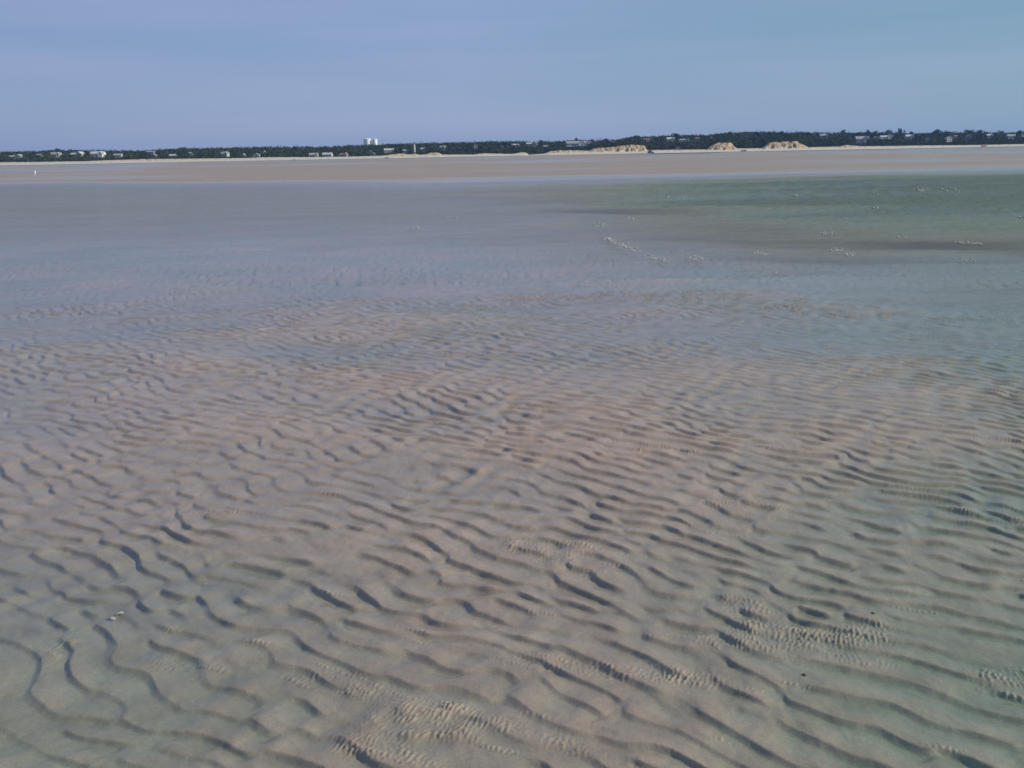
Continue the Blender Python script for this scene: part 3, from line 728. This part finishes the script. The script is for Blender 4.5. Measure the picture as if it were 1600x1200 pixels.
boat(1162.4, 235, 8, 1146, 'dark', False, 'dark low boat on the sand right of the rounded sandy bluff')
boat(1537.5, 228.8, 9, 1150, 'red', False, 'long reddish boat drawn up on the beach near the right end')

M_ROCK = mat('dark_rock', (.09, .09, .08), .85, .25, 1.0)
def rock_bm(bm_, c, r, seed):
    rs = random.Random(seed); ret = bmesh.ops.create_icosphere(bm_, subdivisions=2, radius=r)
    for v in ret['verts']:
        k = 1 + rs.uniform(-.18, .18); v.co = Vector((v.co.x * k * 1.2, v.co.y * k, v.co.z * k * .7)) + Vector(c)
x = ray(1017, 237)[0] * 1148
rt = empty('rock_groyne', (x, 1148, 0)); tag(rt, 'dark heap of rocks at the foot of the long orange bluff', 'rocks')
for k in range(14):
    b_ = bmesh.new(); rx, ry = random.uniform(-2.6, 2.6), random.uniform(-9, 12)
    zz = ter1(x + rx, 1148 + ry)
    rock_bm(b_, (rx, ry, max(zz, -.2) + .5 + (.9 if k % 3 == 0 else 0)), random.uniform(.8, 1.4), k)
    link('rock', bm_mesh('rock', b_), M_ROCK, rt)

x, Yb = ground(54.6, 273.6)
rt = empty('buoy', (x, Yb, 0)); rt.rotation_euler = (0, R(6), 0); tag(rt, 'small upright white buoy standing off the left beach', 'buoy')
k = Yb / F
b_ = bmesh.new(); lathe(b_, [(.7 * k, -.05), (.8 * k, .4 * k), (.75 * k, 1.0 * k), (.6 * k, 1.2 * k)], 20); link('float', bm_mesh('float', b_, True), M_HULL['white'], rt)
b_ = bmesh.new(); lathe(b_, [(.55 * k, 1.21 * k), (.85 * k, 2.6 * k), (1.05 * k, 4.0 * k), (1.15 * k, 5.2 * k), (.7 * k, 6.0 * k), (.2 * k, 6.2 * k)], 20); link('marker_body', bm_mesh('marker_body', b_, True), M_HULL['white'], rt)

# ------------------------------------------------------------------ woodland
def leaf_cloud(n, seed, hh=1.0, conifer=False):
    """unit tree crown: irregular clumps of leaf faces filling a lumpy volume, height 0..1, width about 1"""
    g = np.random.default_rng(seed)
    lobes = g.normal(0, .22, (7, 3)); lobes[:, 2] = g.uniform(.35, .82, 7); lr = g.uniform(.16, .30, 7)
    li = g.integers(0, 7, n); d = g.normal(0, 1, (n, 3)); d /= np.linalg.norm(d, axis=1)[:, None]
    c = lobes[li] + d * (lr[li] * g.uniform(.6, 1.05, n))[:, None]
    if conifer:
        c[:, 2] = g.uniform(.1, 1, n); rr = (1.05 - c[:, 2]) * .42 * g.uniform(.5, 1.1, n); a = g.uniform(0, 6.28, n)
        c[:, 0] = rr * np.cos(a); c[:, 1] = rr * np.sin(a)
    low = int(n * .25)
    c[:low, 2] *= g.uniform(.15, .8, low)
    s = g.uniform(.05, .11, n)
    a = g.normal(0, 1, (n, 3)); a /= np.linalg.norm(a, axis=1)[:, None]
    b = np.cross(a, g.normal(0, 1, (n, 3))); b /= np.linalg.norm(b, axis=1)[:, None]
    q = np.stack([c - a * s[:, None], c - b * s[:, None] * .8, c + a * s[:, None] * 1.1, c + b * s[:, None] * .9], 1)
    return q.reshape(-1, 3)

def leaf_mat(name, base):
    m = bpy.data.materials.new(name); m.use_nodes = True; t = m.node_tree; b = t.nodes['Principled BSDF']
    a = t.nodes.new('ShaderNodeAttribute'); a.attribute_name = 'tint'
    mx = t.nodes.new('ShaderNodeMix'); mx.data_type = 'RGBA'; mx.blend_type = 'MULTIPLY'; mx.inputs['Factor'].default_value = 1
    mx.inputs[6].default_value = (*base, 1); t.links.new(a.outputs['Vector'], mx.inputs[7]); t.links.new(mx.outputs[2], b.inputs['Base Color'])
    b.inputs['Roughness'].default_value = .8; b.inputs['Specular IOR Level'].default_value = .15
    return m
M_LEAF = leaf_mat('foliage', (.048, .062, .034))
variants = [leaf_cloud(64, 100 + i, conifer=(i % 4 == 3)) for i in range(10)]

g = np.random.default_rng(5)
pos = []
def blocked(x, y, h):
    for hx, hy, W, hp in HOUSES_XY:
        if -12 - (170 if h > 0 else 0) < y - hy < 8:
            lat = x * hy / y - hx
            if abs(lat) < W / 2 + 1.0:
                if y > hy - 9: return True
                # keep the sight line over the garden clear
                zt = ter1(x, y) + h
                sl = (ter1(hx, hy) + 0.3 - CAM_H) / hy
                if zt > CAM_H + sl * y: return True
    return False
def rows():
    yy = 1184.5
    while yy < 1760:
        dy = 3.2 if yy < 1215 else (6.5 if yy < 1400 else 9.0)
        dx = 3.4 if yy < 1215 else (6.0 if yy < 1400 else 8.0)
        xs = np.arange(-yy * .80, yy * .80, dx); xs = xs + g.uniform(-dx * .45, dx * .45, len(xs))
        for x_ in xs: yield x_, yy + g.uniform(-dy * .45, dy * .45)
        yy += dy
P = np.array(list(rows())); Zt = terrain(P[:, 0], P[:, 1])
allv, allc = [], []
cnt = 0
for (x_, y_), z_ in zip(P, Zt):
    if z_ < 2.2: continue
    tt_ = (y_ - YB) / (YR - YB)
    if y_ < 1200: h_ = g.uniform(1.2, 2.6)
    elif y_ < 1260: h_ = g.uniform(2.5, 5.5)
    elif y_ < 1480: h_ = g.uniform(4, 7.5)
    else: h_ = g.uniform(6.0, 9.6)
    if abs(x_ / y_) > .68 and g.random() < .4: continue
    if y_ < 1600 and blocked(x_, y_, h_):
        if y_ > 1240 or g.random() < .5: continue
        h_ = g.uniform(.7, 1.3)
    wd = max(h_ * g.uniform(.75, 1.15), 2.6)
    v = variants[g.integers(0, 10)]
    a = g.uniform(0, 6.28); ca, sa = math.cos(a), math.sin(a)
    q = np.empty_like(v); q[:, 0] = (v[:, 0] * ca - v[:, 1] * sa) * wd + x_; q[:, 1] = (v[:, 0] * sa + v[:, 1] * ca) * wd + y_; q[:, 2] = v[:, 2] * h_ + z_ - .3
    allv.append(q)
    k = g.uniform(.45, 1.9); hue = g.random()
    base = (1.0, 1.0, 1.0) if hue < .55 else ((.75, .95, 1.15) if hue < .8 else ((1.35, 1.0, .9) if hue < .93 else (1.5, 1.15, .8)))
    lf = np.repeat(g.uniform(.7, 1.3, len(v) // 4), 4)
    allc.append(np.outer(lf, np.array(base) * k)); cnt += 1
V = np.concatenate(allv); Cc = np.concatenate(allc)
me = mesh_np('woodland', V, np.arange(len(V)).reshape(-1, 4), False, None, {'tint': Cc})
tag(link('woodland', me, M_LEAF), 'dark wood and scrub covering the far shore', 'woodland', kind='stuff')
print('wood', cnt, len(V) // 4)

M_BARK = mat('bark', (.07, .055, .04), .9, .2, 2)
def tree(px, ytop, wpx, label, Yt=1560.0, conifer=False, seed=0):
    x, _, zt = at(px, ytop, Yt); gz_ = ter1(x, Yt); Ht = max(zt - gz_, 7); W = wpx * Yt / F
    rt = empty('tree', (x, Yt, gz_)); tag(rt, label, 'tree', 'trees standing above the far skyline')
    q = leaf_cloud(420, 900 + seed, conifer=conifer); q = q.copy(); q[:, 0] *= W * .95; q[:, 1] *= W * .95; q[:, 2] = Ht * .30 + q[:, 2] * Ht * .72
    c = (q.reshape(-1, 4, 3).mean(1, keepdims=True)); q = ((q.reshape(-1, 4, 3) - c) * .75 + c).reshape(-1, 3)
    gg = np.random.default_rng(seed); lf = np.repeat(gg.uniform(.6, 1.4, len(q) // 4), 4)
    me_ = mesh_np('crown', q, np.arange(len(q)).reshape(-1, 4), False, None, {'tint': np.outer(lf, [.85, 1, 1.05])})
    link('crown', me_, M_LEAF, rt)
    b_ = bmesh.new(); r0 = .035 * Ht
    lathe(b_, [(r0 * 1.3, -1), (r0, .6), (r0 * .8, Ht * .35), (r0 * .45, Ht * .62), (.05, Ht * .85)], 10)
    for k in range(5):
        a = k * 1.26 + seed; z0 = Ht * (.34 + .07 * k); ln = W * .36
        d = Vector((math.cos(a), math.sin(a), .75)).normalized(); p0 = Vector((0, 0, z0)); p1 = p0 + d * ln
        n1_ = d.orthogonal().normalized(); n2_ = d.cross(n1_)
        A = [b_.verts.new(p0 + (n1_ * math.cos(t_) + n2_ * math.sin(t_)) * r0 * .4) for t_ in np.linspace(0, 6.28, 7)[:-1]]
        B = [b_.verts.new(p1 + (n1_ * math.cos(t_) + n2_ * math.sin(t_)) * r0 * .12) for t_ in np.linspace(0, 6.28, 7)[:-1]]
        for i in range(6): b_.faces.new((A[i], A[(i + 1) % 6], B[(i + 1) % 6], B[i]))
    link('trunk', bm_mesh('trunk', b_, True), M_BARK, rt)
TR = [(90, 231.2, 8, 'broad tree breaking the skyline above the third house from the left'),
      (285, 229.2, 9, 'round tree on the skyline above the tan cottage'),
      (846, 218.4, 9, 'low broad tree on the skyline left of the big cream house'),
      (900, 215.6, 7, 'dark round tree standing behind the big cream house'),
      (925, 216.8, 6, 'tree on the skyline behind the dull reddish house'),
      (948, 216.2, 6, 'tree on the skyline between the dim grey and pinkish houses'),
      (995, 211.8, 16, 'wide spreading tree above the right half of the long orange bluff'),
      (1057, 207.5, 13, 'wide tree on the skyline above the pale row of houses'),
      (1140, 204.6, 6, 'tree on the skyline above the rounded sandy bluff'),
      (1318, 202.6, 8, 'peaked tree on the skyline between the dim green and large grey houses'),
      (1356, 203, 8, 'tree on the skyline above the large grey house'),
      (1368, 203.2, 6, 'small tree on the skyline above the small pale pink house'),
      (1388, 203.4, 11, 'broad tree on the skyline above the long bright house'),
      (1409, 200.6, 10, 'tallest round tree on the right part of the skyline'),
      (1424, 204.6, 6, 'lower tree just right of the tallest round tree'),
      (1464, 202, 14, 'wide dark tree on the skyline left of the bright gabled house'),
      (1479, 203.5, 8, 'round tree on the skyline above the bright gabled house'),
      (1515, 202.4, 12, 'broad dark tree above the dim box like house'),
      (1532, 202.4, 9, 'dark tree on the skyline left of the second last pale house'),
      (1565, 204, 10, 'broad tree on the skyline between the last two pale houses'),
      (1594, 203, 10, 'dark tree on the skyline at the right edge of the photo')]
for i, (px, yt, wp, lb) in enumerate(TR): tree(px, yt, wp, lb, 1545 + 9 * (i % 5), False, i)

# ------------------------------------------------------------------ foam on the channel
M_FOAM = mat('foam', (.37, .40, .36), .6, .1, 8)
b_ = bmesh.new()
def wave_z(x, y):
    a, c = np.array([x]), np.array([y]); dp = -macro(a, c)
    zn = sstep(13, 27, c) * (1 - sstep(50, 66, c)) * sstep(0.03, 0.34, dp)
    return float((zn * (0.016 * SEA(a, c) + 0.004 * SEA2(a, c)))[0])
rf = random.Random(3)
FO = [(928, 350, 945, 353, 10), (944, 372, 975, 384, 60), (975, 384, 1040, 410, 40), (985, 340, 1000, 358, 8), (1035, 405, 1045, 411, 10), (1057, 391, 1062, 394, 6), (1075, 402, 1102, 405, 26),
      (1180, 394, 1196, 397, 18), (1280, 364, 1300, 366, 16), (1298, 390, 1320, 392, 26), (1320, 396, 1332, 398, 16), (1495, 378, 1530, 381, 34), (1485, 404, 1520, 408, 12),
      (1432, 296, 1446, 298, 20), (1475, 295, 1495, 297, 9), (1363, 299, 1370, 300, 7), (1366, 325, 1376, 326, 9), (1033, 306, 1040, 307, 5), (1222, 300, 1230, 301, 6),
      (1400, 369, 1415, 370, 6), (1210, 424, 1222, 428, 6), (1595, 340, 1602, 343, 16), (640, 354, 648, 356, 5), (700, 340, 710, 342, 4), (1072, 309, 1080, 310, 4), (1240, 306, 1250, 307, 5)]
for (a, b2, c, d, n) in FO:
    for _ in range(int(n * 2.2)):
        u = rf.random() ** 1.2
        x_, y_ = ground(a + (c - a) * u + rf.gauss(0, 4.0), b2 + (d - b2) * u + rf.gauss(0, 1.4))
        r_ = rf.uniform(.006, .024) * (y_ / 24)
        z_ = wave_z(x_, y_)
        ret = bmesh.ops.create_icosphere(b_, subdivisions=1, radius=r_)
        for v in ret['verts']:
            k = rf.uniform(.75, 1.25); v.co = Vector((v.co.x * 1.7 * k + x_, v.co.y * 1.3 * k + y_, v.co.z * .4 * k + z_ + r_ * .2))
tag(link('foam', bm_mesh('foam', b_, True), M_FOAM), 'broken white foam on the small waves of the channel', 'foam', kind='stuff')

# ------------------------------------------------------------------ shells and pebbles near the camera
def sand_z(x, y):
    a, c = np.array([x]), np.array([y]); return float((macro(a, c) + ripples(a, c))[0])
M_SHELL = mat('pale_shell', (.42, .43, .35), .5, .15, 60); M_SHELL2 = mat('pinkish_shell', (.34, .29, .26), .5, .2, 60)
def shell(px, py, size, m_, rz, label):
    x_, y_ = ground(px, py); z_ = max(sand_z(x_, y_), 0)
    b_ = bmesh.new(); n, mrow = 18, 7; top = []
    for i in range(mrow + 1):
        rr = i / mrow; ring = []
        for j in range(n):
            a = math.pi * (j / (n - 1)) * 1.15 - .23; rib = 1 + .05 * math.cos(j * math.pi)
            ring.append((rr * math.cos(a) * rib, rr * math.sin(a) * rib, (1 - (rr - .35) ** 2 * 1.7) * .42 * (1 - .5 * rr)))
        top.append(ring)
    up = [[b_.verts.new(Vector(p) * size) for p in r_] for r_ in top]; lo = [[b_.verts.new((Vector(p) - Vector((0, 0, .10))) * size) for p in r_] for r_ in top]
    for i in range(mrow):
        for j in range(n - 1):
            b_.faces.new((up[i][j], up[i][j + 1], up[i + 1][j + 1], up[i + 1][j])); b_.faces.new((lo[i][j], lo[i + 1][j], lo[i + 1][j + 1], lo[i][j + 1]))
    for j in range(n - 1): b_.faces.new((up[-1][j], up[-1][j + 1], lo[-1][j + 1], lo[-1][j]))
    for i in range(mrow):
        b_.faces.new((up[i][0], up[i + 1][0], lo[i + 1][0], lo[i][0])); b_.faces.new((up[i][-1], up[i + 1][-1], lo[i + 1][-1], lo[i][-1]))
    bmesh.ops.remove_doubles(b_, verts=b_.verts, dist=size * .001)
    o = link('seashell', bm_mesh('seashell', b_, True), m_, None, (x_, y_, z_ + .001)); o.rotation_euler = (R(12), R(-8), R(rz))
    tag(o, label, 'shell')
shell(187, 960, .014, M_SHELL, 20, 'pale greenish white shell piece lying on the near sand at left')
shell(177, 966, .013, M_SHELL2, 150, 'pinkish grey shell piece touching the pale one on the near sand')
shell(322, 913, .005, M_SHELL, 60, 'tiny white shell speck on the sand ridge at left, above the shell pair')
def pebble(px, py, r_, label):
    x_, y_ = ground(px, py); b_ = bmesh.new(); rock_bm(b_, (0, 0, 0), r_, int(px)); 
    o = link('pebble', bm_mesh('pebble', b_, True), M_ROCK, None, (x_, y_, max(sand_z(x_, y_), 0) + r_ * .4)); tag(o, label, 'pebble')
pebble(707, 1105, .006, 'small dark pebble above the wrinkled sand band at bottom centre')
pebble(1364, 963, .006, 'small dark pebble on a ripple crest right of centre')
pebble(1257, 1059, .006, 'small dark pebble in a hollow at lower right')

# ------------------------------------------------------------------ sea haze
HAZE = 0.00007
if HAZE > 0:
    b_ = bmesh.new(); box(b_, -7600, 7600, -40, 4500, -6, 70)
    m = bpy.data.materials.new('haze'); m.use_nodes = True; t = m.node_tree
    for n in list(t.nodes): t.nodes.remove(n)
    o_ = t.nodes.new('ShaderNodeOutputMaterial'); pv = t.nodes.new('ShaderNodeVolumePrincipled')
    pv.inputs['Color'].default_value = (.26, .50, 1.0, 1); pv.inputs['Density'].default_value = HAZE; pv.inputs['Anisotropy'].default_value = 0.2
    t.links.new(pv.outputs[0], o_.inputs['Volume'])
    tag(link('haze', bm_mesh('haze', b_), m), 'thin sea haze', 'haze', kind='stuff')
